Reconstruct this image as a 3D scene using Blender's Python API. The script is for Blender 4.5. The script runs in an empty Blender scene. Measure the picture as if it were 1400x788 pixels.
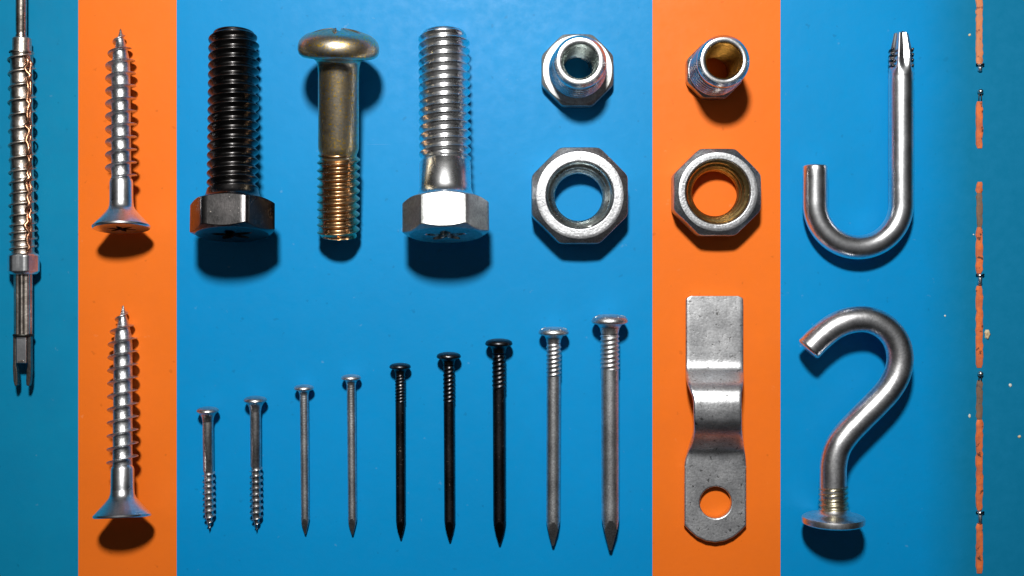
import bpy, bmesh, math, random
from mathutils import Vector, Matrix, Euler, noise as mnoise
sc = bpy.context.scene
COL = sc.collection
random.seed(7)
PI = math.pi
S = 0.00025            # one photo pixel = 0.25 mm on the table
D = 1700.0             # camera height over the table, in photo pixels
# ------------------------------------------------------------------ camera
cd = bpy.data.cameras.new('camera'); cam = bpy.data.objects.new('camera', cd); COL.objects.link(cam)
cam.location = (0, 0, D * S); cam.rotation_euler = (0, 0, 0)
cd.sensor_fit = 'HORIZONTAL'; cd.sensor_width = 36.0
cd.lens = 36.0 * D / 1400.0
cd.clip_start = 0.01; cd.clip_end = 20
sc.camera = cam
# ------------------------------------------------------------------ world + lamps
wd = bpy.data.worlds.new('World'); sc.world = wd; wd.use_nodes = True
wn = wd.node_tree.nodes; wl = wd.node_tree.links
bg = wn['Background']
tc = wn.new('ShaderNodeTexCoord'); sx = wn.new('ShaderNodeSeparateXYZ'); wr = wn.new('ShaderNodeValToRGB')
wl.new(tc.outputs['Generated'], sx.inputs[0]); wl.new(sx.outputs['Z'], wr.inputs[0]); wl.new(wr.outputs[0], bg.inputs[0])
e = wr.color_ramp.elements
# a dim studio: dark sides, an added pale patch overhead for metal reflections and fill
e[0].position = 0.62; e[0].color = (0.018, 0.019, 0.021, 1)
e[1].position = 1.0; e[1].color = (0.34, 0.345, 0.36, 1)
m_ = wr.color_ramp.elements.new(0.88); m_.color = (0.16, 0.163, 0.17, 1)
bg.inputs[1].default_value = 0.36
def lamp(name, kind, loc, power, size, colr=(1, 1, 1)):
    l = bpy.data.lights.new(name, kind); o = bpy.data.objects.new(name, l); COL.objects.link(o)
    o.location = Vector(loc) * S; l.energy = power; l.color = colr
    if kind == 'POINT': l.shadow_soft_size = size * S
    elif kind == 'SPOT':
        l.shadow_soft_size = size * S; l.spot_size = math.radians(72); l.spot_blend = 1.0
        o.rotation_euler = (Vector((20, 170, 0)) - Vector(loc)).to_track_quat('-Z', 'Y').to_euler()
    else:
        l.shape = 'RECTANGLE'; l.size = size[0] * S; l.size_y = size[1] * S
        d = -Vector(loc); o.rotation_euler = d.to_track_quat('-Z', 'Y').to_euler()
    return o
# the lamp stands above the top edge of the board, a little left of the middle (read off the shadows)
lamp('key_lamp', 'SPOT', (-100, 1150, 2080), 19.2, 125, (1.0, 0.985, 0.955))
sc.view_settings.view_transform = 'Standard'; sc.view_settings.look = 'None'
sc.view_settings.exposure = 0.0; sc.view_settings.gamma = 1.0
sc.view_settings.use_curve_mapping = False

# ------------------------------------------------------------------ helpers
def W(px, py, h=0.0):
    f = (D - h) / D
    return Vector(((px - 700) * f, (394 - py) * f, h))

class MB:
    """collects faces; build() links them as ONE mesh object"""
    def __init__(s): s.v = []; s.f = []
    def vert(s, p): s.v.append(tuple(p)); return len(s.v) - 1
    def rings(s, rows, n=96, cap0=False, cap1=False):
        ids = []
        for r, y in rows:
            row = []
            if not callable(r) and abs(r) < 1e-6:
                i = s.vert((0, y if not callable(y) else y(0), 0)); row = [i] * n
            else:
                for k in range(n):
                    t = 2 * PI * k / n
                    rr = r(t) if callable(r) else r
                    yy = y(t) if callable(y) else y
                    row.append(s.vert((rr * math.cos(t), yy, rr * math.sin(t))))
            ids.append(row)
        for a, b in zip(ids, ids[1:]):
            for k in range(n):
                q = [a[k], a[(k + 1) % n], b[(k + 1) % n], b[k]]
                u = []
                for i in q:
                    if i not in u: u.append(i)
                if len(u) > 2: s.f.append(u)
        if cap0: s.f.append(ids[0][:])
        if cap1: s.f.append(ids[-1][:])
        return ids
    def helix(s, y0, y1, pitch, rbase, depth, prof, n=48, starts=1, phase=0.0):
        """heightfield thread on a shaft from y0 to y1: r = rbase(y) + depth(y) * prof(u)"""
        lead = pitch * starts; per = len(prof)
        j0 = int(math.floor(y0 / pitch)) - 1
        j1 = int(math.ceil((y1 + lead) / pitch)) + 1
        rows = []
        for j in range(j0, j1 + 1):
            for u, val in prof:
                row = []
                for k in range(n + 1):
                    t = k / n
                    y = (j + u + phase) * pitch - lead * t
                    yc = min(max(y, y0), y1)
                    r = rbase(yc) + depth(yc) * val
                    a = 2 * PI * t
                    row.append((r * math.cos(a), yc, r * math.sin(a), y))
                rows.append(row)
        m = len(rows); sh = per * starts
        idx = {}
        def gid(j, k):
            if k == n:
                k = 0; j = j - sh
            if j < 0 or j >= m: return None
            key = (j, k)
            if key not in idx: idx[key] = s.vert(rows[j][k][:3])
            return idx[key]
        eps = 1e-4
        for j in range(m - 1):
            for k in range(n):
                ys = [rows[j][k][3], rows[j + 1][k][3], rows[j][k + 1][3], rows[j + 1][k + 1][3]]
                if max(ys) <= y0 + eps or min(ys) >= y1 - eps: continue
                q = [gid(j, k), gid(j, k + 1), gid(j + 1, k + 1), gid(j + 1, k)]
                if None in q: continue
                s.f.append(q)
    def tube(s, pts, rad, n=24, caps=True, rnd=2.0):
        pts = [Vector(p) for p in pts]; N = len(pts)
        tang = []
        for i in range(N):
            a = pts[max(i - 1, 0)]; b = pts[min(i + 1, N - 1)]
            tang.append((b - a).normalized())
        up = Vector((0, 0, 1))
        if abs(tang[0].dot(up)) > .95: up = Vector((1, 0, 0))
        nx = tang[0].cross(up).normalized(); ny = tang[0].cross(nx).normalized()
        rws = []
        def ring(c, r, a, b): return [s.vert(c + a * (r * math.cos(2 * PI * k / n)) + b * (r * math.sin(2 * PI * k / n))) for k in range(n)]
        fr = []
        for i in range(N):
            if i:
                q = tang[i - 1].rotation_difference(tang[i]); nx = q @ nx; ny = q @ ny
            fr.append((nx.copy(), ny.copy()))
        R = rad if callable(rad) else (lambda t: rad)
        if caps:
            rr = R(0); c = pts[0]
            rws.append([s.vert(c - tang[0] * rnd)] * n)
            rws.append(ring(c - tang[0] * rnd, rr - rnd, *fr[0])); rws.append(ring(c - tang[0] * rnd * .4, rr - rnd * .25, *fr[0]))
        for i in range(N): rws.append(ring(pts[i], R(i / (N - 1)), *fr[i]))
        if caps:
            rr = R(1); c = pts[-1]
            rws.append(ring(c + tang[-1] * rnd * .4, rr - rnd * .25, *fr[-1])); rws.append(ring(c + tang[-1] * rnd, rr - rnd, *fr[-1]))
            rws.append([s.vert(c + tang[-1] * rnd)] * n)
        for a, b in zip(rws, rws[1:]):
            for k in range(n):
                u = []
                for i in (a[k], a[(k + 1) % n], b[(k + 1) % n], b[k]):
                    if i not in u: u.append(i)
                if len(u) > 2: s.f.append(u)
    def prism(s, outline, z0, z1):
        a = [s.vert((x, y, z0)) for x, y in outline]; b = [s.vert((x, y, z1)) for x, y in outline]
        n = len(a); s.f.append(a[::-1]); s.f.append(b)
        for k in range(n): s.f.append([a[k], a[(k + 1) % n], b[(k + 1) % n], b[k]])
    def box(s, x0, x1, y0, y1, z0, z1): s.prism([(x0, y0), (x1, y0), (x1, y1), (x0, y1)], z0, z1)
    def build(s, name, mat, parent=None, sharp=32, bevel=0.0):
        me = bpy.data.meshes.new(name)
        me.from_pydata([(x * S, y * S, z * S) for x, y, z in s.v], [], s.f)
        bm = bmesh.new(); bm.from_mesh(me)
        bmesh.ops.remove_doubles(bm, verts=bm.verts, dist=0.02 * S)
        bmesh.ops.recalc_face_normals(bm, faces=bm.faces)
        bm.to_mesh(me); bm.free()
        for p in me.polygons: p.use_smooth = True
        me.set_sharp_from_angle(angle=math.radians(sharp))
        me.materials.append(mat)
        o = bpy.data.objects.new(name, me); COL.objects.link(o)
        if parent: o.parent = parent
        if bevel:
            b = o.modifiers.new('bevel', 'BEVEL'); b.width = bevel * S; b.segments = 2
            b.limit_method = 'ANGLE'; b.angle_limit = math.radians(28); b.harden_normals = True
        return o

def tag(o, label, cat, group=None):
    o['label'] = label; o['category'] = cat
    if group: o['group'] = group
    return o
def thing(name, label, cat, loc, rot=(0, 0, 0), group=None):
    o = bpy.data.objects.new(name, None); COL.objects.link(o)
    o.empty_display_size = 0.002
    o.location = Vector(loc) * S; o.rotation_euler = rot
    return tag(o, label, cat, group)
def aim(hp, hh, tp, th):
    """head at pixel hp at height hh, tip at pixel tp at height th -> location, rotation, length, scale along the axis"""
    a = W(hp[0], hp[1], hh); b = W(tp[0], tp[1], th); d = b - a; L = d.length
    yaw = math.atan2(d.y, d.x) - PI / 2; tilt = math.asin(d.z / L)
    return a, (tilt, 0, yaw), L, L / math.hypot(hp[0] - tp[0], hp[1] - tp[1])
def poly(ap, sides, off=90.0, soft=0.0):
    w = 2 * PI / sides; o = math.radians(off)
    def f(t):
        d = (t - o + w / 2) % w - w / 2
        r = ap / math.cos(d)
        if soft:
            cap = ap / math.cos(w / 2) - soft
            r = min(r, cap)
        return r
    return f
def star(r0, r1, arms, off=90.0, power=1.5):
    w = 2 * PI / arms; o = math.radians(off)
    def f(t):
        d = abs((t - o + w / 2) % w - w / 2) / (w / 2)
        return r0 + (r1 - r0) * (1 - d) ** power
    return f

# ------------------------------------------------------------------ materials
def nodes(name):
    m = bpy.data.materials.new(name); m.use_nodes = True
    nt = m.node_tree; return m, nt, nt.nodes, nt.links, nt.nodes['Principled BSDF']
def coords(nt, scale=1.0, rnd=True, vec=None):
    t = nt.nodes.new('ShaderNodeTexCoord'); mp = nt.nodes.new('ShaderNodeMapping')
    nt.links.new(t.outputs['Object'], mp.inputs[0])
    sc_ = vec if vec else (1, 1, 1)
    mp.inputs['Scale'].default_value = tuple(scale / S * q for q in sc_)
    if rnd:
        oi = nt.nodes.new('ShaderNodeObjectInfo'); ml = nt.nodes.new('ShaderNodeMath'); ml.operation = 'MULTIPLY'; ml.inputs[1].default_value = 300
        nt.links.new(oi.outputs['Random'], ml.inputs[0]); nt.links.new(ml.outputs[0], mp.inputs['Location'])
    return mp.outputs[0]
def noise_tex(nt, vec, scale, detail=3, rough=.55):
    n = nt.nodes.new('ShaderNodeTexNoise'); nt.links.new(vec, n.inputs['Vector'])
    n.inputs['Scale'].default_value = scale; n.inputs['Detail'].default_value = detail; n.inputs['Roughness'].default_value = rough
    return n.outputs['Fac']
def mrange(nt, v, a, b, c, d):
    n = nt.nodes.new('ShaderNodeMapRange'); nt.links.new(v, n.inputs[0])
    for i, q in enumerate((a, b, c, d)): n.inputs[i + 1].default_value = q
    return n.outputs[0]
def mixc(nt, fac, a, b):
    n = nt.nodes.new('ShaderNodeMix'); n.data_type = 'RGBA'
    if isinstance(fac, float): n.inputs[0].default_value = fac
    else: nt.links.new(fac, n.inputs[0])
    for i, q in ((6, a), (7, b)):
        if isinstance(q, tuple): n.inputs[i].default_value = q + (1,) if len(q) == 3 else q
        else: nt.links.new(q, n.inputs[i])
    return n.outputs[2]
def bump(nt, h, strength, dist, prev=None):
    n = nt.nodes.new('ShaderNodeBump'); nt.links.new(h, n.inputs['Height'])
    n.inputs['Strength'].default_value = strength; n.inputs['Distance'].default_value = dist * S
    if prev: nt.links.new(prev, n.inputs['Normal'])
    return n.outputs[0]
def metal(name, base, base2, r0, r1, grain=.25, gstr=.25, pits=.0, pitcol=(.05, .05, .05), specks=None, blot=.03, metallic=1.0, gcol=.35, coat=0.0):
    m, nt, N, L, p = nodes(name)
    p.inputs['Metallic'].default_value = metallic
    v = coords(nt)
    big = noise_tex(nt, v, blot, 4); fine = noise_tex(nt, v, grain, 3, .65)
    c = mixc(nt, mrange(nt, big, .38, .66, 0, 1), base, base2)
    med = noise_tex(nt, v, blot * 3.2, 5, .7)
    gm = mrange(nt, fine, .36, .62, 1.0 - gcol, 1.0); gm2 = mrange(nt, med, .35, .60, 1.0 - gcol * .7, 1.0)
    cm = N.new('ShaderNodeMath'); cm.operation = 'MULTIPLY'; L.new(gm, cm.inputs[0]); L.new(gm2, cm.inputs[1])
    vm = N.new('ShaderNodeVectorMath'); vm.operation = 'SCALE'; L.new(c, vm.inputs[0]); L.new(cm.outputs[0], vm.inputs['Scale']); c = vm.outputs[0]
    ra = N.new('ShaderNodeMath'); ra.operation = 'ADD'; L.new(big, ra.inputs[0]); L.new(med, ra.inputs[1])
    rg = mrange(nt, ra.outputs[0], .75, 1.3, r1, r0)
    nr = bump(nt, fine, gstr, 1.0)
    if pits:
        pt = noise_tex(nt, v, .16, 4, .7); pm = mrange(nt, pt, .66 - pits, .70 - pits, 0, 1)
        c = mixc(nt, pm, c, pitcol)
        nr = bump(nt, mrange(nt, pt, .60 - pits, .72 - pits, 1, 0), .12, .8, nr)
    if specks:
        sp = noise_tex(nt, v, .33, 2, .5); sm = mrange(nt, sp, specks[1], specks[1] + .03, 0, 1)
        c = mixc(nt, sm, c, specks[0])
    L.new(c, p.inputs['Base Color']); L.new(rg, p.inputs['Roughness']); L.new(nr, p.inputs['Normal'])
    if coat: p.inputs['Coat Weight'].default_value = coat; p.inputs['Coat Roughness'].default_value = .13; p.inputs['Coat IOR'].default_value = 1.7
    return m
M_screw = metal('zinc_screw', (.86, .87, .89), (.72, .73, .75), .32, .44, .45, .35, .0, gcol=.42, coat=0.30)
M_steel = metal('polished_steel', (.91, .92, .94), (.82, .83, .85), .26, .35, .30, .06, .0, specks=((.95, .95, .95), .72), gcol=.15, coat=0.70)
M_zinc = metal('bright_zinc', (.54, .55, .54), (.46, .47, .46), .44, .52, .30, .18, .0, gcol=.30, coat=0.30)
M_zthread = metal('bright_zinc_thread', (.94, .95, .96), (.86, .87, .88), .24, .31, .30, .05, gcol=.15, coat=0.50)
M_barrel = metal('bright_barrel', (.80, .81, .82), (.70, .71, .72), .22, .30, .30, .08, .0, gcol=.2, coat=.3)
M_zgrain = metal('grainy_zinc', (.68, .69, .71), (.56, .57, .59), .32, .42, .40, .28, .02, (.30, .30, .31), gcol=.40)
M_black = metal('black_oxide', (.070, .066, .066), (.054, .053, .053), .25, .36, .30, .10, .0, specks=((.36, .33, .30), .72), gcol=.2, coat=0.20)
M_blacknail = metal('black_nail', (.090, .090, .095), (.060, .060, .065), .28, .40, .35, .15, .0, specks=((.38, .34, .30), .69))
M_gold = metal('yellow_chromate', (.64, .50, .29), (.70, .65, .57), .33, .45, .30, .12, .0, specks=((.92, .60, .08), .60), gcol=.25, coat=0.50)
M_goldth = metal('yellow_chromate_thread', (.84, .49, .23), (.66, .37, .18), .22, .32, .30, .10, coat=0.40)
M_nail = metal('dull_steel', (.86, .87, .88), (.74, .74, .75), .36, .48, .42, .22, .0, specks=((.9, .9, .9), .69), gcol=.35, coat=0.35)
M_prong = metal('dark_prong', (.34, .32, .30), (.24, .22, .21), .28, .4, .3, .2)
M_facetshade = metal('steel_facet_shade', (.62, .62, .61), (.50, .50, .50), .32, .42, .42, .2, gcol=.4)  # darker copies of the nail metals, painted shade for the point facets
M_blackfacetshade = metal('black_facet_shade', (.04, .04, .042), (.03, .03, .03), .25, .35, .42, .2)
M_small = metal('small_screw_steel', (.72, .71, .71), (.60, .59, .59), .32, .44, .35, .18, coat=0.40)
M_bracket = metal('worn_bracket_steel', (.84, .85, .87), (.70, .71, .73), .34, .45, .35, .15, .04, (.18, .18, .18), gcol=.30, coat=0.30)
M_hook = metal('hook_steel', (.90, .90, .91), (.80, .80, .82), .27, .38, .30, .10, .0, specks=((.95, .93, .89), .69), gcol=.28, coat=0.60)
M_brassy = metal('yellowish_steel', (.80, .73, .52), (.72, .66, .50), .24, .36, .3, .15)
M_dark = metal('dark_recess', (.09, .09, .08), (.05, .05, .05), .4, .55)  # in star recesses the tone stands in for inner shade; elsewhere dark metal
M_inner = metal('greenish_thread', (.80, .86, .83), (.66, .71, .69), .24, .32, .3, .08)
M_brass = metal('brass_thread', (.74, .52, .22), (.62, .42, .18), .28, .38, .3, .08)
M_copper = metal('copper', (.76, .40, .24), (.56, .28, .16), .25, .4, .3, .3)
M_beige = metal('beige_collar', (.88, .76, .66), (.76, .66, .58), .30, .45, .3, .2)
M_warm = metal('warm_steel', (.86, .78, .70), (.66, .56, .48), .24, .38, .2, .25)

def board(name, cols, ramp=None, warp=.05):
    m, nt, N, L, p = nodes(name)
    v = coords(nt, 1.0, False)
    big = noise_tex(nt, v, .0045, 4, .5); fine = noise_tex(nt, v, .06, 4, .6)
    a, b = cols
    c = mixc(nt, mrange(nt, big, .35, .65, 0, 1), a, b)
    mot = noise_tex(nt, v, .018, 5, .65)
    c = mixc(nt, mrange(nt, mot, .40, .72, 0, .16), c, tuple(q * .72 for q in b))
    dst = noise_tex(nt, v, .085, 2, .5); lit = noise_tex(nt, v, .055, 3, .6)
    c = mixc(nt, mrange(nt, dst, .70, .74, 0, .30), c, tuple(q * .45 for q in b))       # small dents and dirt specks
    c = mixc(nt, mrange(nt, lit, .70, .76, 0, .12), c, (.55, .60, .62) if a[2] > a[0] else (.95, .50, .28))
    if ramp:                                     # the paint itself turns teal towards the right edge
        t = N.new('ShaderNodeTexCoord'); s3 = N.new('ShaderNodeSeparateXYZ'); L.new(t.outputs['Object'], s3.inputs[0])
        wob = noise_tex(nt, v, .012, 3, .6)
        ad = N.new('ShaderNodeMath'); ad.operation = 'MULTIPLY_ADD'; L.new(wob, ad.inputs[0]); ad.inputs[1].default_value = 26 * S; L.new(s3.outputs['X'], ad.inputs[2])
        f = mrange(nt, ad.outputs[0], ramp[0] * S, ramp[1] * S, 0, 1)
        c2 = mixc(nt, mrange(nt, fine, .35, .65, 0, 1), ramp[2], ramp[3])
        c = mixc(nt, f, c, c2)
    # faint stray hairline scratches
    v2 = coords(nt, 1.0, False, (.004, .16, 1)); sn = noise_tex(nt, v2, 1.0, 2, .5)
    c = mixc(nt, mrange(nt, sn, .775, .80, 0, .16), c, (.45, .55, .62) if a[2] > a[0] else (.95, .45, .22))
    c = mixc(nt, mrange(nt, fine, .3, .7, 0, .10), c, tuple(q * .75 for q in a))
    L.new(c, p.inputs['Base Color'])
    L.new(mrange(nt, fine, .3, .7, .40, .52), p.inputs['Roughness'])
    p.inputs['Specular IOR Level'].default_value = .15
    soft = noise_tex(nt, v, .02, 3, .5)
    L.new(bump(nt, fine, .10, 2.0, bump(nt, soft, .10, 4.0)), p.inputs['Normal'])
    return m
BL = ((.0, .232, .535), (.0, .244, .557))
M_blue = board('blue_paint', BL)
M_bluer = board('blue_paint_turning_teal', BL, (574, 640, (.003, .172, .330), (.004, .182, .345)))
M_orange = board('orange_paint', ((.78, .156, .012), (.82, .168, .014)))
M_teal = board('teal_paint', ((.002, .215, .395), (.002, .202, .390)))

# ------------------------------------------------------------------ setting: five painted bands butted edge to edge
def sheet(name, x0, x1, mat):
    mb = MB(); y0, y1 = -2600, 2600
    mb.f.append([mb.vert((x0 - 700, y0, 0)), mb.vert((x1 - 700, y0, 0)), mb.vert((x1 - 700, y1, 0)), mb.vert((x0 - 700, y1, 0))])
    o = mb.build(name, mat); o['kind'] = 'structure'; return o
sheet('teal_board', -2600, 107, M_teal)
sheet('orange_stripe', 107, 241.5, M_orange)
sheet('blue_board', 241.5, 892, M_blue)
sheet('orange_stripe', 892, 1067, M_orange)
sheet('blue_board', 1067, 4000, M_bluer)

# ------------------------------------------------------------------ threads
V60 = [(0.0, .96), (.05, 1.0), (.10, .96), (.28, .50), (.46, .06), (.55, 0.0), (.64, .06), (.82, .50)]
FIN = [(0.0, 1.0), (.035, .97), (.065, .45), (.095, .06), (.2, 0.0), (.5, 0.0), (.86, 0.0), (.905, .08), (.965, .92)]
RIB = [(0.0, 1.0), (.12, .8), (.25, .1), (.5, 0), (.75, .1), (.9, .8)]
def smooth(a, b, x):
    t = min(max((x - a) / (b - a), 0), 1); return t * t * (3 - 2 * t)

# ------------------------------------------------------------------ hex bolts
def hex_bolt(label, hp, hh, tp, th, ap, hl, r, sl, pitch, mh, mt, mr):
    loc, rot, L, k = aim(hp, hh, tp, th)
    t = thing('hex_bolt', label, 'bolt', loc, rot)
    hx = poly(ap, 6, 90, 1.2); rc = ap * .95
    ch = lambda a: max((hx(a) - rc) / 1.9, .0) + .2
    stf = star(ap * .20, ap * .60, 5, 90, .9)
    mb = MB()
    mb.rings([(stf, 0), (ap * .6, 0), (rc, 0), (hx, ch), (hx, lambda a: hl * .5), (hx, lambda a: hl - max((hx(a) - ap * .97) / 2.2, 0) - .2), (ap * .96, hl), (r + 2, hl + .1)], 96)
    h = mb.build('head', mh, t, 25, .8)
    mb = MB(); mb.rings([(stf, 0), (lambda a: stf(a) * .85, 9), (0, 10)], 96)
    mb.build('star_recess', mr, h, 30)
    mb = MB()                                    # fillet under the head and smooth shank
    mb.rings([(r + 10, hl - .5), (r + 6, hl + 2), (r + 3, hl + 5), (r + 1, hl + 10), (r - .5, hl + 16), (r - .8, hl + sl), (r - 4, hl + sl + 4)], 64)
    mb.build('shank', mt, t, 40)
    mb = MB(); y0, y1 = hl + sl, L
    dep = pitch * .43
    tp_ = lambda y: smooth(L, L - 9, y)
    mb.helix(y0, y1 - 2, pitch, lambda y: (r - dep) - 2.5 * (1 - tp_(y)), lambda y: dep * (.25 + .75 * tp_(y)) * smooth(y0, y0 + 6, y), V60, 64)
    mb.rings([(r - dep - 1, y1 - 8), (r - dep - .2, y1 - 3), (r - dep - 1.0, y1 - .8), (r - dep - 3, y1), (0, y1 + .3)], 64)
    mb.build('thread', mt, t, 60)
    return t
hex_bolt('black oxide hex bolt standing beside the left orange stripe', (317.5, 321), 82, (320, 46), 34, 49, 44, 33.5, 8, 12.3, M_black, M_black, M_dark)
hex_bolt('shiny silver hex bolt with smooth collar between gold bolt and nuts', (609.5, 322), 82, (607, 46), 34, 50, 47, 34.5, 50, 11.4, M_zinc, M_zthread, M_inner)

# ------------------------------------------------------------------ gold pan head bolt
def pan_bolt():
    loc, rot, L, k = aim((463, 48), 90, (462.5, 325), 31)
    t = thing('pan_head_bolt', 'yellow gold machine bolt with round pan head and half thread', 'bolt', loc, rot)
    stf = star(8, 37, 6, 90, 1.0)
    mb = MB()
    dy = lambda r: -9 + 9 * (r / 42) ** 2
    mb.rings([(stf, lambda a: dy(stf(a))), (39, dy(39)), (42, .3), (47, 4), (50.5, 8.5), (52.4, 14), (52.6, 20), (51, 25.5), (46.5, 29.3), (40, 30.6), (28, 31)], 96)
    h = mb.build('head', M_gold, t, 45)
    mb = MB(); mb.rings([(stf, lambda a: dy(stf(a))), (lambda a: stf(a) * .8, 8), (0, 9)], 96); mb.build('star_recess', M_gold, h, 30)
    mb = MB(); mb.rings([(37, 30.2), (32, 31.6), (28.6, 34.6), (27, 41), (26.5, 52), (26.8, 145), (26.2, 150), (24, 155), (24, 162)], 64)
    mb.build('shank', M_gold, t, 50)
    mb = MB(); y0, y1 = 154, L; pitch = 10.4; dep = 5.2; r = 28.5
    tp_ = lambda y: smooth(L, L - 7, y)
    mb.helix(y0, y1 - 1, pitch, lambda y: (r - dep) - 1.0 * (1 - tp_(y)), lambda y: dep * (.3 + .7 * tp_(y)) * smooth(y0 - 2, y0 + 5, y), V60, 64)
    mb.rings([(r - dep - 1, y1 - 8), (r - dep - .2, y1 - 2.5), (r - dep - 2, y1), (0, y1 + .2)], 64)
    mb.build('thread', M_goldth, t, 60)
pan_bolt()

# ------------------------------------------------------------------ countersunk wood screws
def wood_screw(label, hp, hh, tp, th, ph):
    loc, rot, L, k = aim(hp, hh, tp, th)
    t = thing('wood_screw', label, 'screw', loc, rot, 'countersunk screws on the left orange stripe')
    stf = star(6, 20, 6, 90, 1.2)
    mb = MB()
    mb.rings([(stf, -.3), (24, -.3), (36.2, 0), (37.4, 1.2), (37.6, 3.4), (36.2, 5.2), (30, 12), (23, 20), (18, 26), (16, 30.5), (15.4, 36)], 80)
    h = mb.build('head', M_steel, t, 35)
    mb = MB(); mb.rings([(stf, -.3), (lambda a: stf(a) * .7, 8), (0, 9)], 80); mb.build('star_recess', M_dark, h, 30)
    mb = MB(); mb.rings([(15.6, 33), (15.2, 40), (15.2, 63), (14.6, 66), (12.6, 69)], 64); mb.build('shank', M_steel, t, 40)
    mb = MB(); y0 = 64; L1 = L - 1
    core = lambda y: 12.8 * (1 - .06 * (y - y0) / (L - y0)) if y < L - 50 else 11.6 * (1 - ((y - L + 50) / 50) ** 1.35) + .5
    dep = lambda y: 8.0 * smooth(y0 - 1, y0 + 7, y) if y < L - 62 else max(8.0 * (1 - ((y - L + 62) / 62) ** 3.0), .8)
    mb.helix(y0, L1, 17.6, core, dep, FIN, 56, 1, ph)
    mb.rings([(1.2, L1 - .5), (.5, L1 + 1), (0, L1 + 2)], 12)
    mb.build('thread', M_screw, t, 50)
wood_screw('upper countersunk wood screw on left orange stripe, star recess showing', (166, 313), 50, (165, 40), 13, .1)
wood_screw('lower countersunk wood screw on left orange stripe, above its round shadow', (167, 708), 53, (168.5, 418), 9, .55)

# ------------------------------------------------------------------ nails and small screws in a row
GR = 'fasteners lined up by length on the blue board'
def nail(label, hp, tp, R, r, mat, grip=None, fine=False, name='nail'):
    hh = R + 3; th = r + 1
    loc, rot, L, k = aim(hp, hh, tp, th)
    t = thing(name, label, 'nail', loc, rot, GR)
    c = R * .115
    mb = MB()
    mb.rings([(0, -1.8 * c), (R * .45, -1.6 * c), (R * .75, -1.0 * c), (R * .93, -.1 * c), (R, 1.2 * c), (R * .99, 2.0 * c), (R * .90, 2.7 * c), (R * .74, 3.0 * c), (r * 1.34, 3.6 * c), (r * 1.12, 5.0 * c), (r, 7.4 * c)], 48)
    h = mb.build('head', mat, t, 45)
    if R > 20:                                   # little raised marks round the rim of the bigger heads
        mb = MB()
        for q in range(7):
            a = 2 * PI * q / 7 + .3
            mb.tube([(R * .62 * math.cos(a), -1.15 * c, R * .62 * math.sin(a)), (R * .85 * math.cos(a), -.45 * c, R * .85 * math.sin(a))], 1.1, 8, True, .5)
        mb.build('head_mark', mat, h, 60)
    y0 = 6.9 * c; tipl = r * 3.6; ys = L - tipl
    if grip:
        g0, g1, turns, starts = grip
        g0 = max(g0 * k, y0); g1 = g1 * k; pitch = (g1 - g0) / turns
        mb = MB(); mb.helix(g0, g1, pitch, lambda y: r - .25, lambda y: r * .13 * smooth(g0, g0 + 3, y) * smooth(g1, g1 - 3, y), RIB, 40, starts)
        mb.build('ribbed_neck', mat, t, 50)
        y0 = g1 - .5
    mb = MB()
    if fine:
        mb.helix(y0, ys, 3.4, lambda y: r - .25, lambda y: .14 * smooth(ys - 60, y0, y) + .01, [(0, 1), (.3, .5), (.5, 0), (.75, .5)], 32)
    else:
        mb.rings([(r, y0 - .5), (r, ys)], 48)
    mb.build('shank', mat, t, 40)
    mb = MB()                                    # four-sided cut point
    rows = []
    for q in range(15):
        y = ys - .3 + (tipl + .3) * q / 14
        ap = r * (1.0 - .86 * ((y - ys) / tipl)) if y > ys else r
        pf = poly(ap, 4, 90)
        rows.append(((lambda pf: (lambda a: min(r, pf(a))))(pf), y))
    rows.append((0, L + .8))
    mb.rings(rows, 64); o = mb.build('point', mat, t, 8)
    o.data.materials.append(M_blackfacetshade if mat is M_blacknail else M_facetshade)
    for p in o.data.polygons:                    # ground facets only: their shade is put into a darker colour
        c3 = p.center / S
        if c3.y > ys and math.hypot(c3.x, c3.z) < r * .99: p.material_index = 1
    return t
nail('short plain grey nail, third fastener from the left in the row', (415.5, 529), (417.5, 730), 13.5, 6, M_nail, None, True)
nail('slim plain grey nail left of the shortest black nail', (480, 515), (482, 731), 13.5, 6.3, M_nail, None, True)
nail('shortest of the three black nails in the row', (547, 499.5), (548, 736), 14.5, 6.6, M_blacknail, (12, 52, 9, 3))
nail('middle length black nail between two other black nails', (613.5, 485), (615, 739), 16.5, 7.4, M_blacknail, (15, 66, 9, 3))
nail('longest black nail, standing left of the ribbed grey nails', (682, 467), (683, 743), 18.5, 8.6, M_blacknail, (18, 66, 8, 3))
nail('ribbed grey nail between longest black nail and thickest nail', (757, 451.5), (756, 746), 20.5, 9.4, M_nail, (18, 64, 8, 2))
nail('thickest and longest grey nail, beside the right orange stripe', (833.5, 435), (834.5, 752), 24.5, 11.8, M_nail, (22, 71, 8, 2))
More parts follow.
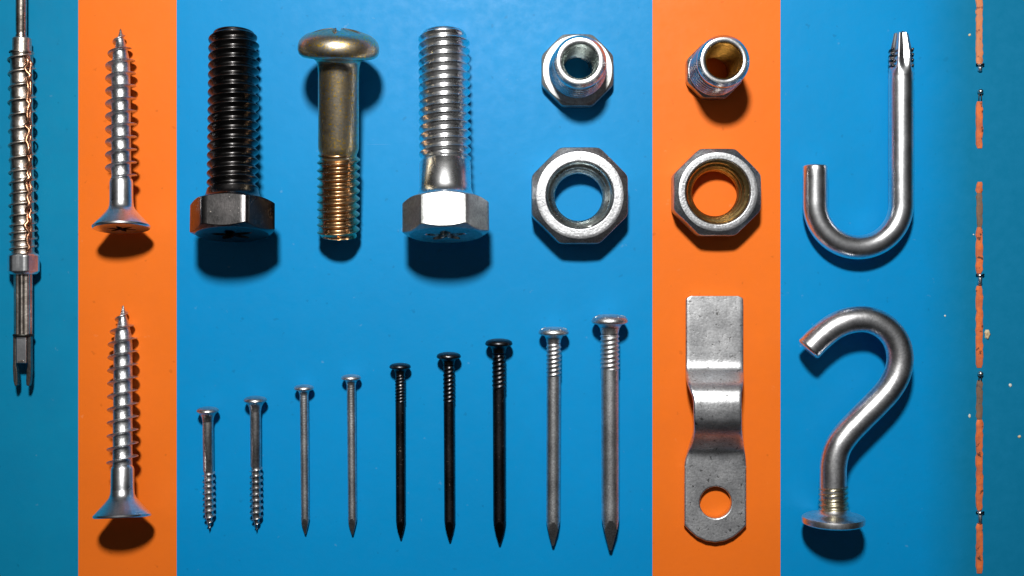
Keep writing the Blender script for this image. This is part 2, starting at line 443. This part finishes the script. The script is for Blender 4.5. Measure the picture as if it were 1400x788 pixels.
def small_screw(label, hp, tp, R, r, t0):
    loc, rot, L, k = aim(hp, R + 4, tp, r + 2)
    t = thing('small_screw', label, 'screw', loc, rot, GR)
    mb = MB(); c = R * .12
    mb.rings([(0, -1.6 * c), (R * .5, -1.4 * c), (R * .8, -.7 * c), (R * .96, .3 * c), (R, 1.3 * c), (R * .95, 2.0 * c), (R * .82, 2.7 * c), (r * 1.45, 3.8 * c), (r * 1.18, 6 * c), (r, 9.5 * c)], 48)
    mb.build('head', M_small, t, 45)
    mb = MB(); mb.rings([(r, 9.3 * c), (r, t0 * k), (r - 1.5, t0 * k + 3)], 40); mb.build('shank', M_small, t, 45)
    mb = MB(); y0 = t0 * k - 2
    core = lambda y: (r - 1.4) if y < L - 20 else max((r - 1.4) * (L - y) / 20, .3)
    mb.helix(y0, L - .5, 8.3, core, lambda y: (3.2 if y < L - 20 else max(3.2 * ((L - y) / 20) ** .7, .4)) * smooth(y0, y0 + 4, y), FIN, 40)
    mb.rings([(.6, L - 1), (0, L + 1)], 10)
    mb.build('thread', M_small, t, 50)
small_screw('shortest grey screw with bare neck at left end of the row', (284, 559.5), (286, 724), 15, 7.2, 84)
small_screw('second shortest grey screw, right of the shortest screw', (349, 545), (350.5, 725), 15.8, 7.4, 92)

# ------------------------------------------------------------------ octagonal nuts
def axial(t): t.rotation_euler = (PI / 2, 0, 0)   # local y points up to the viewer, local -z to the top of the picture
def nut(label, px, py, H, ap, rh, mat, mi, roll=0):
    loc = W(px, py, H); loc.z = 0
    t = thing('octagonal_nut', label, 'nut', loc, (PI / 2, 0, roll), 'octagonal nuts')
    oc = poly(ap, 8, 90, .8); rf = ap * .93
    rf = ap * .885
    cb = lambda a: (oc(a) - rf) * .55
    mb = MB()
    mb.rings([(rh + 2, .0), (rf, 0), (oc, cb), (oc, lambda a: H * .5), (oc, lambda a: H - cb(a) - .4),
              (lambda a: rf + 1.2, H - .5), (rf - 1.5, H), (rf - 3, H), (rh + 10.2, H), (rh + 9, H), (rh + 7.2, H - 2.2)], 96)
    mb.build('body', mat, t, 16, 1.0)
    mb = MB(); dep = 4.6; pitch = 9.5
    taper = lambda y: rh + .4 + 7.2 * max(0.0, (y - H * .40) / (H * .60)) ** 1.25
    mb.helix(.2, H - 1.8, pitch, taper, lambda y: -dep * smooth(-1, 3, y) * smooth(H - 1, H - 6, y), V60, 72)
    mb.build('threaded_bore', mi, t, 60)
nut('large silver octagonal nut on the blue board', 793, 267, 50, 64, 36.5, M_zgrain, M_inner)
nut('grey octagonal nut with brassy threads on the right orange stripe', 982, 262.5, 44, 58, 35, M_zgrain, M_brass)

# ------------------------------------------------------------------ threaded bushings
def bushing(label, gx, gy, H, apf, hf, rb, rt, rh, mat, mi):
    """octagonal foot, tapered threaded barrel, bored through"""
    loc = Vector((gx, gy, 0))
    t = thing('threaded_bushing', label, 'bushing', loc, (PI / 2, 0, 0), 'threaded bushings above the nuts')
    oc = poly(apf, 8, 90, .8)
    mb = MB()
    mb.rings([(rh + 1, 0), (apf * .95, 0), (oc, lambda a: .8 + max(oc(a) - apf, 0) * .6), (oc, lambda a: hf - 1.0 - max(oc(a) - apf, 0) * .6), (apf * .96, hf), (rb - 3, hf + .3)], 96)
    mb.build('octagonal_foot', mat, t, 24, .9)
    mb = MB(); dep = 4.2; y0, y1 = hf - .5, H - 5
    y1 = H - 11; rr = rt - 4.0
    rad = lambda y: rb + (rt - rb) * (y - y0) / (y1 - y0) - dep
    mb.helix(y0, y1, 10.5, rad, lambda y: dep * smooth(y0, y0 + 3, y) * smooth(y1 + 2, y1 - 3, y), V60, 72)
    ra = rad(y1) + .3
    mb.rings([(ra, y1 - .5), (rt - .2, y1 + 2), (rt - .4, y1 + 5), (rt - 1.6, y1 + 7), (rr + .4, H - 1.6), (rr - .6, H - .3), (rr - 2, H), (rh + 2.4, H), (rh + 1.2, H - .6), (rh + .4, H - 3)], 72)
    b = mb.build('barrel', M_barrel, t, 40)
    mb = MB(); d2 = 2.4
    mb.helix(.3, H - 2.8, 8.5, lambda y: rh - 1.5 + 1.9 * (y / H), lambda y: -d2 * smooth(H - 2, H - 7, y), V60, 64)
    mb.build('threaded_bore', mi, t, 60)
bushing('silver bushing with wide octagonal foot above the large silver nut', 88.5, 294.5, 86, 48.5, 22, 39.5, 35.0, 22.8, M_zinc, M_inner)
bushing('small bushing with brassy bore on the right orange stripe', 274, 294, 94, 37.2, 22, 36.0, 34.5, 23.4, M_zgrain, M_brass)

# ------------------------------------------------------------------ bent strap bracket
def bracket():
    t = thing('strap_bracket', 'flat steel strap bracket with raised hump and round hole on right orange stripe', 'bracket', W(978, 575, 0))
    T = 8.0
    ox, oy = 978, 575
    # top surface line: (pixel y, height), left / right edge per pixel y
    def interp(tab, y):
        for (a, va), (b, vb) in zip(tab, tab[1:]):
            if a <= y <= b:
                q = (y - a) / (b - a); q = q * q * (3 - 2 * q); return va + (vb - va) * q
        return tab[0][1] if y < tab[0][0] else tab[-1][1]
    def lin(tab, y):
        for (a, va), (b, vb) in zip(tab, tab[1:]):
            if a <= y <= b: return va + (vb - va) * (y - a) / (b - a)
        return tab[0][1] if y < tab[0][0] else tab[-1][1]
    left = [(404, 938), (508, 938), (516, 938.5), (545, 948.5), (592, 949.5), (614, 943), (628, 937), (640, 936)]
    right = [(404, 1016.5), (508, 1016.5), (518, 1017), (540, 1014), (592, 1014.5), (612, 1017.5), (626, 1020), (640, 1020.5)]
    # profile sampled as polyline then smoothed
    zk = [(404, 13), (470, 13), (494, 13.5), (503, 15.5), (510, 21), (517, 32), (524, 45), (535, 54), (550, 58), (562, 58), (576, 56.5), (588, 51), (597, 42), (604, 31), (611, 20), (618, 13), (626, 12), (645, 12)]
    ys = [405 + i * 2.5 for i in range(int((638 - 405) / 2.5) + 1)]
    zs = [lin(zk, y) for y in ys]
    for _ in range(2): zs = [zs[0]] + [(zs[i - 1] + 2 * zs[i] + zs[i + 1]) / 4 for i in range(1, len(zs) - 1)] + [zs[-1]]
    mb = MB(); nx = 14; rows = []
    def edge(tab, y): return (lin(tab, y - 6) + lin(tab, y - 3) + 2 * lin(tab, y) + lin(tab, y + 3) + lin(tab, y + 6)) / 6
    for i, (y, z) in enumerate(zip(ys, zs)):
        xl, xr = edge(left, y), edge(right, y)
        if y < 412:
            ins = 6 - math.sqrt(max(36 - (411 - y) ** 2, 0)) if y < 411 else 0
            xl += ins; xr -= ins
        a = max(i - 1, 0); b = min(i + 1, len(ys) - 1)
        dy, dz = -(ys[b] - ys[a]), zs[b] - zs[a]; ln = math.hypot(dy, dz); ny_, nz_ = -dz / ln, dy / ln
        if nz_ < 0: ny_, nz_ = -ny_, -nz_
        pts = []
        for (off, ins) in ((-T, 1.0), (-T + 1.4, 0), (-1.8, 0), (-.5, .6), (0, 2.0)):
            p = W(xl + ins, y, z); pts.append((p.x, p.y + ny_ * off, p.z + nz_ * off))
        for q in range(1, nx):
            p = W(xl + (xr - xl) * q / nx, y, z); pts.append(tuple(p))
        for (off, ins) in ((0, 2.0), (-.5, .6), (-1.8, 0), (-T + 1.4, 0), (-T, 1.0)):
            p = W(xr - ins, y, z); pts.append((p.x, p.y + ny_ * off, p.z + nz_ * off))
        rows.append([mb.vert(Vector(p) - W(ox, oy, 0)) for p in pts])
    m = len(rows[0])
    for a, b in zip(rows, rows[1:]):
        for k in range(m): mb.f.append([a[k], a[(k + 1) % m], b[(k + 1) % m], b[k]])
    mb.f.append(rows[0])
    # lower tongue: ring of quads from the hole to the outline
    zt = zs[-1]; hc = (978.5, 687.5); rh = 21.5
    xl, xr = edge(left, 637.5), edge(right, 637.5)
    outl = [(xr, 637.5), (1020.5, 660), (1020.5, 690), (1020.5, 719), (1013, 727), (1003, 735), (991, 740.5), (978, 742.5), (965, 740.5), (953, 735), (944, 727.5), (936, 719), (936, 690), (936, 660), (xl, 637.5)]
    n = 144
    def hit(a):
        dx, dy = math.cos(a), math.sin(a); best = 1e9
        P = outl + [outl[0]]
        for (x0, y0), (x1, y1) in zip(P, P[1:]):
            ex, ey = x1 - x0, y1 - y0; den = dx * ey - dy * ex
            if abs(den) < 1e-9: continue
            tt = ((x0 - hc[0]) * ey - (y0 - hc[1]) * ex) / den; uu = ((x0 - hc[0]) * dy - (y0 - hc[1]) * dx) / den
            if tt > 0 and -1e-6 <= uu <= 1 + 1e-6: best = min(best, tt)
        return best
    angs = sorted(set([2 * PI * k / n for k in range(n)] + [math.atan2(y - hc[1], x - hc[0]) % (2 * PI) for x, y in outl]))
    loops = []
    for kind, dz, ins in (('o', -T, 1), ('o', -T + 1.4, 0), ('o', -1.8, 0), ('o', -.5, .6), ('o', 0, 2), ('o', 0, 3.2), ('m', 0, 0), ('h', 0, 2.4), ('h', 0, 1.2), ('h', -.6, .3), ('h', -1.4, 0), ('h', -T, 0), ('o', -T, 1)):
        lp = []
        for a in angs:
            ro = hit(a); toward_top = (hc[1] + ro * math.sin(a)) < 638.5
            if kind == 'o': rr = ro - (0 if toward_top else ins)
            elif kind == 'm': rr = (ro + rh) / 2
            else: rr = rh + ins
            zz = zt + dz + (0.0 if not (kind == 'o' and toward_top and dz > -T + 1) else 0)
            p = W(hc[0] + rr * math.cos(a), hc[1] + rr * math.sin(a), zt); p.z = zz
            lp.append(mb.vert(p - W(ox, oy, 0)))
        loops.append(lp)
    N_ = len(angs)
    for a, b in zip(loops, loops[1:]):
        for k in range(N_): mb.f.append([a[k], a[(k + 1) % N_], b[(k + 1) % N_], b[k]])
    mb.build('strap', M_bracket, t, 50)
bracket()

# ------------------------------------------------------------------ hooks
def spline(pts, n=120):
    P = [Vector(p) for p in pts]; out = []
    P = [P[0] * 2 - P[1]] + P + [P[-1] * 2 - P[-2]]
    segs = len(P) - 3
    for i in range(segs):
        p0, p1, p2, p3 = P[i:i + 4]; m = max(n // segs, 2)
        for k in range(m + (1 if i == segs - 1 else 0)):
            t = k / m
            out.append(.5 * ((2 * p1) + (p2 - p0) * t + (2 * p0 - 5 * p1 + 4 * p2 - p3) * t * t + (3 * p1 - p0 - 3 * p2 + p3) * t ** 3))
    return out
def j_hook():
    h = 25; base = W(1174, 280, 0)
    t = thing('j_hook', 'plain steel J shaped hook rod with chiselled tip', 'hook', base)
    rel = lambda p: Vector(p) - base
    path = [rel(W(1114.5, y, h + 3)) for y in range(228, 278, 6)]
    for k in range(0, 41):
        a = PI - PI * k / 40 * 1.0
        path.append(rel(W(1173.3 + 58.8 * math.cos(a), 279 + 59.5 * math.sin(a), h + 3 - 3 * k / 40)))
    path += [rel(W(1232 - (279 - y) * .0 , y, h)) for y in range(272, 103, -8)]
    mb = MB(); mb.tube(path, 16.4, 48, True, 2.2); mb.build('rod', M_steel, t, 50)
    # chiselled tip: tapers by long ground facets
    tp = thing_local = MB(); rows = []; R = 16.35; n = 72
    for q in range(25):
        y = 58.0 * q / 24
        Rs = R if y < 27 else R * (1 - .40 * ((y - 27) / 31) ** 1.1)
        fd = .27 * smooth(0, 24, y)
        rows.append(((lambda Rs, fd: (lambda a: Rs * (1 - fd * (.5 + .5 * math.cos(6 * (a - PI / 2))) ** .8)))(Rs, fd), y))
    rows.append((6.0, 60.0)); rows.append((0, 60.6))
    tp.rings(rows, n)
    o = tp.build('tip', M_steel, t, 20)
    o.location = rel(W(1232, 105, h)) * S
    mb = MB()                                    # barbs cut into both sides
    for sx_ in (-1, 1):
        for q in range(4):
            y = 12 + q * 7.2
            mb.tube([(sx_ * (R - 2.5), y, -6), (sx_ * (R - .9 - .1 * q), y + 1.0, 0), (sx_ * (R - 3.2), y + 2.4, 8)], lambda u: 1.8, 8, True, .6)
    b = mb.build('barb', M_black, o, 60)
j_hook()
def q_hook():
    h = 46; base = W(1140, 716, 0)
    t = thing('question_mark_hook', 'steel question mark hook with threaded neck and round flange', 'hook', base)
    rel = lambda p: Vector(p) - base
    pts = [(1106, 477), (1122, 461), (1142, 446), (1164, 438), (1188, 437.5), (1209, 447), (1224, 464), (1230.5, 487), (1227, 511), (1215, 533), (1197, 553), (1178, 572), (1159, 592), (1146, 611), (1140, 632), (1139, 655), (1139, 682)]
    sp = spline([rel(W(x, y, h - 3 * (1 - i / 16))) for i, (x, y) in enumerate(pts)], 170)
    mb = MB(); mb.tube(sp, 17.6, 48, True, 2.5); mb.build('rod', M_hook, t, 50)
    ny = rel(W(1139, 668, h)); y1 = rel(W(1139.5, 704, h))
    mb = MB(); mb.helix(-4, 36, 7.0, lambda y: 17.0, lambda y: 2.4, V60, 56)
    o = mb.build('threaded_neck', M_brassy, t, 60); o.location = Vector((y1.x, y1.y + 2, y1.z)) * S
    mb = MB()
    mb.rings([(0, -12.5), (28, -12), (38.5, -10.5), (41, -8.5), (41.4, -4), (40.6, -1), (38, .4), (30, 1.8), (24, 3.4), (20, 6.5), (18, 10)], 72)
    o = mb.build('flange', M_hook, t, 40); o.location = rel(W(1139.5, 706, h)) * S
    o.rotation_euler = (math.radians(2), 0, 0)
q_hook()

# ------------------------------------------------------------------ spring rod at the left edge
def spring_rod():
    h = 21; base = W(30, 300, 0)
    t = thing('spring_rod', 'copper toned steel rod wrapped in a coil, cut off by the left edge', 'rod', base)
    rel = lambda p: Vector(p) - base
    def lathe(name, mat, x, ya, yb, prof, n=48, sharp=40, bevel=0, parent=t):
        """prof in (r, px below ya)"""
        mb = MB(); c = rel(W(x, ya, h))
        mb.rings([(r, -y) for r, y in prof], n)
        o = mb.build(name, mat, parent, sharp, bevel)
        o.location = c * S; return o
    lathe('rod', M_warm, 29, 0, 0, [(0, -120), (7.4, -120), (7.2, 44), (6.6, 46), (7.4, 48), (7.2, 60)])
    lathe('collar', M_beige, 30, 52, 0, [(7, -.5), (11, 0), (12.3, 1.5), (12.6, 22), (13, 24)])
    # barrel with a raised coil that closes up towards the bottom
    for (ya, yb, pitch, mat, nm) in ((73, 232, 19.5, M_warm, 'coiled_barrel'), (231, 305, 15.0, M_warm, 'coiled_barrel'), (304, 347, 10.5, M_beige, 'coil_end')):
        mb = MB(); Ln = yb - ya
        mb.helix(0, Ln, pitch, lambda y: 14.4, lambda y: 1.6 + .4 * math.sin(y * .9), [(0, 1), (.06, .95), (.14, .3), (.25, .02), (.5, .12), (.75, 0), (.88, .15), (.95, .8)], 44)
        if nm == 'coiled_barrel' and ya == 73: mb.rings([(12, Ln), (14, Ln + .2), (16.0, Ln - .2), (16.2, Ln - 2)], 44)
        o = mb.build(nm, mat, t, 45); o.location = rel(W(29.5 + (ya - 73) * .008, yb, h)) * S
    mb = MB(); pts = []; y = 76.0; a = 0.4; rn = random.Random(11)
    while y < 345:
        pit = 19.5 if y < 231 else (15 if y < 304 else 10.5)
        rr = 17.0 + .5 * math.sin(a * .37)
        c = rel(W(29.5 + (y - 76) * .009, y, h)); pts.append(c + Vector((rr * math.cos(a), 0, rr * math.sin(a))))
        a += 2 * PI / 28; y += pit / 28
    mb.tube(pts, 1.25, 8, True, .5); mb.build('coil_wire', M_beige, t, 60)
    mb = MB(); random.seed(3); pts = []
    for k in range(54):
        y = 78 + k * 5
        pts.append(rel(W(37.5 + random.uniform(-2.6, 2.6) + 1.2 * math.sin(y * .32), y, h + 13.5 + random.uniform(-1, 1.5))))
    mb.tube(pts, lambda u: 1.6 + 1.5 * abs(math.sin(u * 29 + 2 * math.sin(u * 13))), 10, True, 1)
    mb.build('copper_wire', M_copper, t, 60)
    mb = MB(); pts = []
    for k in range(46):
        y = 82 + k * 5.6
        pts.append(rel(W(41.5 + random.uniform(-1.5, 1.2), y, h + 9 + random.uniform(-1, 2))))
    mb.tube(pts, lambda u: 1.6 + 1.0 * abs(math.sin(u * 61)), 8, True, 1)
    mb.build('copper_wire', M_copper, t, 60)
    hx = poly(19.5, 6, 90, 1.5)
    o = lathe('nut', M_steel, 32, 347, 0, [(12, -.2), (18, -.3), (hx, 3), (hx, 24), (17, 28), (11, 28.2)], 96, 28, 1.2)
    fl = lambda a: 11.7 + .6 * math.cos(9 * a)
    lathe('tube', M_warm, 32, 374, 0, [(fl, 0), (fl, 4), (fl, 84)], 72)
    lathe('ring', M_dark, 32, 457, 0, [(11, -.6), (13.4, 0), (13.8, 1.6), (13.2, 3.2), (11, 3.8)], 48, 60)
    c = rel(W(32, 460, h))
    mb = MB(); mb.box(-6.5, 7, -36, 2, -8, 8.5); o = mb.build('slider', M_steel, t, 30, 1.0); o.location = c * S
    mb = MB(); mb.box(-4, 3.5, -1.2, 1.2, 8.2, 10); o = mb.build('slider_lip', M_warm, t, 30, .4); o.location = (c + Vector((0, -33, 0))) * S
    for s_ in (-1, 1):
        mb = MB()
        mb.prism([(s_ * 7.2, 2), (s_ * 12, 2), (s_ * 12, -36), (s_ * 12.4, -40), (s_ * 11.4, -60), (s_ * 9.6, -67), (s_ * 6, -66), (s_ * 5.6, -60), (s_ * 6.2, -46), (s_ * 7.6, -38)], -3, 6)
        o = mb.build('prong', M_prong, t, 30, 1.0); o.location = c * S
spring_rod()

# ------------------------------------------------------------------ broken orange strip, beads and flakes near the right edge
def mat_paintwood(name, a, b, c_):
    m, nt, N, L, p = nodes(name); v = coords(nt)
    f1 = noise_tex(nt, v, .07, 5, .65); f2 = noise_tex(nt, v, .12, 3, .6)
    c = mixc(nt, mrange(nt, f1, .40, .62, 0, 1), a, b)
    c = mixc(nt, mrange(nt, f2, .60, .66, 0, 1), c, c_)
    L.new(c, p.inputs['Base Color']); p.inputs['Roughness'].default_value = .6
    L.new(bump(nt, f1, .6, 2.0), p.inputs['Normal']); return m
M_stick = mat_paintwood('chipped_orange_paint', (.50, .12, .045), (.76, .17, .035), (.10, .035, .02))
M_stickpale = mat_paintwood('faded_orange_paint', (.58, .22, .11), (.66, .22, .08), (.30, .10, .05))
M_brown = mat_paintwood('bare_brown', (.16, .10, .07), (.24, .13, .08), (.10, .07, .06))
M_flake = mat_paintwood('flake', (.60, .47, .26), (.70, .60, .40), (.45, .30, .15))
M_white = mat_paintwood('white_flake', (.62, .64, .58), (.70, .70, .60), (.50, .48, .36))
def bar(mb, xc, y0, y1, w, hgt, oy, seed):
    rn = random.Random(seed); n = max(int((y1 - y0) / 5), 4); Lr = []
    for i in range(n + 1):
        y = y0 + (y1 - y0) * i / n; e_ = min(i, n - i); ww = w * (.72 if e_ == 0 else 1) * rn.uniform(.86, 1.08); cx = rn.uniform(-.6, .6); hh = hgt * (.6 if e_ == 0 else 1)
        row = []
        for a in (0, .25, .5, .75, 1.0):
            ang = PI * a; row.append(mb.vert((cx - ww / 2 * math.copysign(abs(math.cos(ang)) ** .6, math.cos(ang)), -(y - oy), hh * math.sin(ang) ** .6 if 0 < a < 1 else 0.05)))
        Lr.append(row)
    for a, b in zip(Lr, Lr[1:]):
        for k in range(4): mb.f.append([a[k], a[k + 1], b[k + 1], b[k]])
    mb.f.append(Lr[0]); mb.f.append(Lr[-1])
XS = 1339
GS = 'pieces of the broken orange strip'
def stick(label, y0, y1, mat, brown=None, link=None, seed=0, spots=()):
    base = W(XS, (y0 + y1) / 2, 0)
    t = thing('orange_strip_piece', label, 'strip', base, (0, 0, 0), GS)
    yc = (y0 + y1) / 2
    a = y0
    if brown:
        if brown[0] > y0 + 2:
            mb = MB(); bar(mb, XS, y0, brown[0], 9.6, 1.8, yc, seed + 5); mb.build('painted_section', mat, t, 50)
        mb = MB(); bar(mb, XS, brown[0], brown[1], 9.2, 1.7, yc, seed + 9); mb.build('bare_section', M_brown, t, 50); a = brown[1]
    mb = MB(); bar(mb, XS, a, y1, 9.8, 1.8, yc, seed); mb.build('painted_section', mat, t, 50)
    if link:
        mb = MB(); la, lb = link; mb.tube([(0, -(la - yc), 2), (0, -((la + lb) / 2 - yc), 2.4), (0, -(lb - yc), 2)], 3.2, 14, True, 1.2); mb.build('metal_link', M_steel, t, 50)
        mb = MB()
        mb.tube([(-5, -(la - .5 - yc), 3), (-1, -(la + 2.4 - yc), 5.5), (4.5, -(la - .5 - yc), 4)], 1.5, 10, True, .6); mb.build('dark_clip', M_black, t, 60)
    return t
stick('faded orange strip piece running off the top edge', -30, 88, M_stickpale, None, (89, 97), 1)
stick('short chipped orange strip piece below the upper bead', 139, 203, M_stick, None, None, 2)
stick('orange strip piece with brown patch near its upper end', 249, 374, M_stick, (264, 311), (376, 388), 3)
stick('chipped orange strip piece beside the tan flake', 391, 503, M_stick, None, None, 4)
stick('longest orange strip piece with brown upper end', 519, 698, M_stick, (520, 574), (700, 714), 5)
stick('plain orange strip piece at the bottom edge', 716, 784, M_stick, None, None, 6)
def bead(label, y, stem):
    t = thing('metal_bead', label, 'bead', W(XS, y, 0), (0, 0, 0), 'metal beads between the strip pieces')
    mb = MB(); mb.rings([(0, -3.6), (2.2, -3.1), (3.6, -1.8), (4.1, 0), (3.6, 1.8), (2.2, 3.1), (0, 3.6)], 20)
    o = mb.build('ball', M_inner, t, 80); o.location = (0, 0, 4.2 * S)
    mb = MB()
    for s_ in (-1.6, 1.6): mb.tube([(s_, -2.5, 3), (s_ * 1.1, -stem, 3)], .8, 8, True, .3)
    mb.build('stem', M_dark, t, 60)
bead('small greenish metal bead in the upper gap of the strip', 126, 11)
bead('dark shiny metal bead in the lower gap of the strip', 511, 9)
def flake(name, label, x, y, r, mat, seed, st=1.0):
    rn = random.Random(seed); mb = MB(); n = 18
    rows = [(0, 0.05)]
    def rad(f):
        pr = [rn.uniform(.75, 1.15) for _ in range(n)]
        return lambda a: f * r * pr[int(a / (2 * PI) * n + .01) % n]
    mb.rings([(0, .05), (rad(.95), .1), (rad(1.0), r * .3), (rad(.6), r * .6), (0, r * .65)], n)
    o = mb.build(name, mat, None, 70); o.location = W(x, y, 0) * S; o.rotation_euler = (PI / 2, 0, 0); o.scale = (1, 1, st)
    return tag(o, label, 'flake', 'paint flakes scattered near the right edge')
flake('paint_flake', 'largest tan flake right beside the orange strip', 1349.5, 457, 4.2, M_flake, 1, 1.7)
flake('paint_flake', 'beige crumb left of the topmost strip piece', 1325.5, 48, 1.9, M_flake, 2)
flake('paint_flake', 'pale flake right of the lower metal bead', 1381, 527, 2.1, M_white, 3, 1.2)
flake('paint_flake', 'yellow flake at the right edge below the pale flake', 1393.5, 597, 2.4, M_flake, 4, .8)
flake('paint_flake', 'small pale flake left of the brown strip end', 1325.5, 569, 1.7, M_white, 5, 1.6)
flake('paint_flake', 'tiny white speck left of the fourth strip piece', 1292, 432, 1.3, M_white, 6)
flake('paint_flake', 'tiny white speck left of the patched strip piece', 1331, 321, 1.1, M_white, 7)
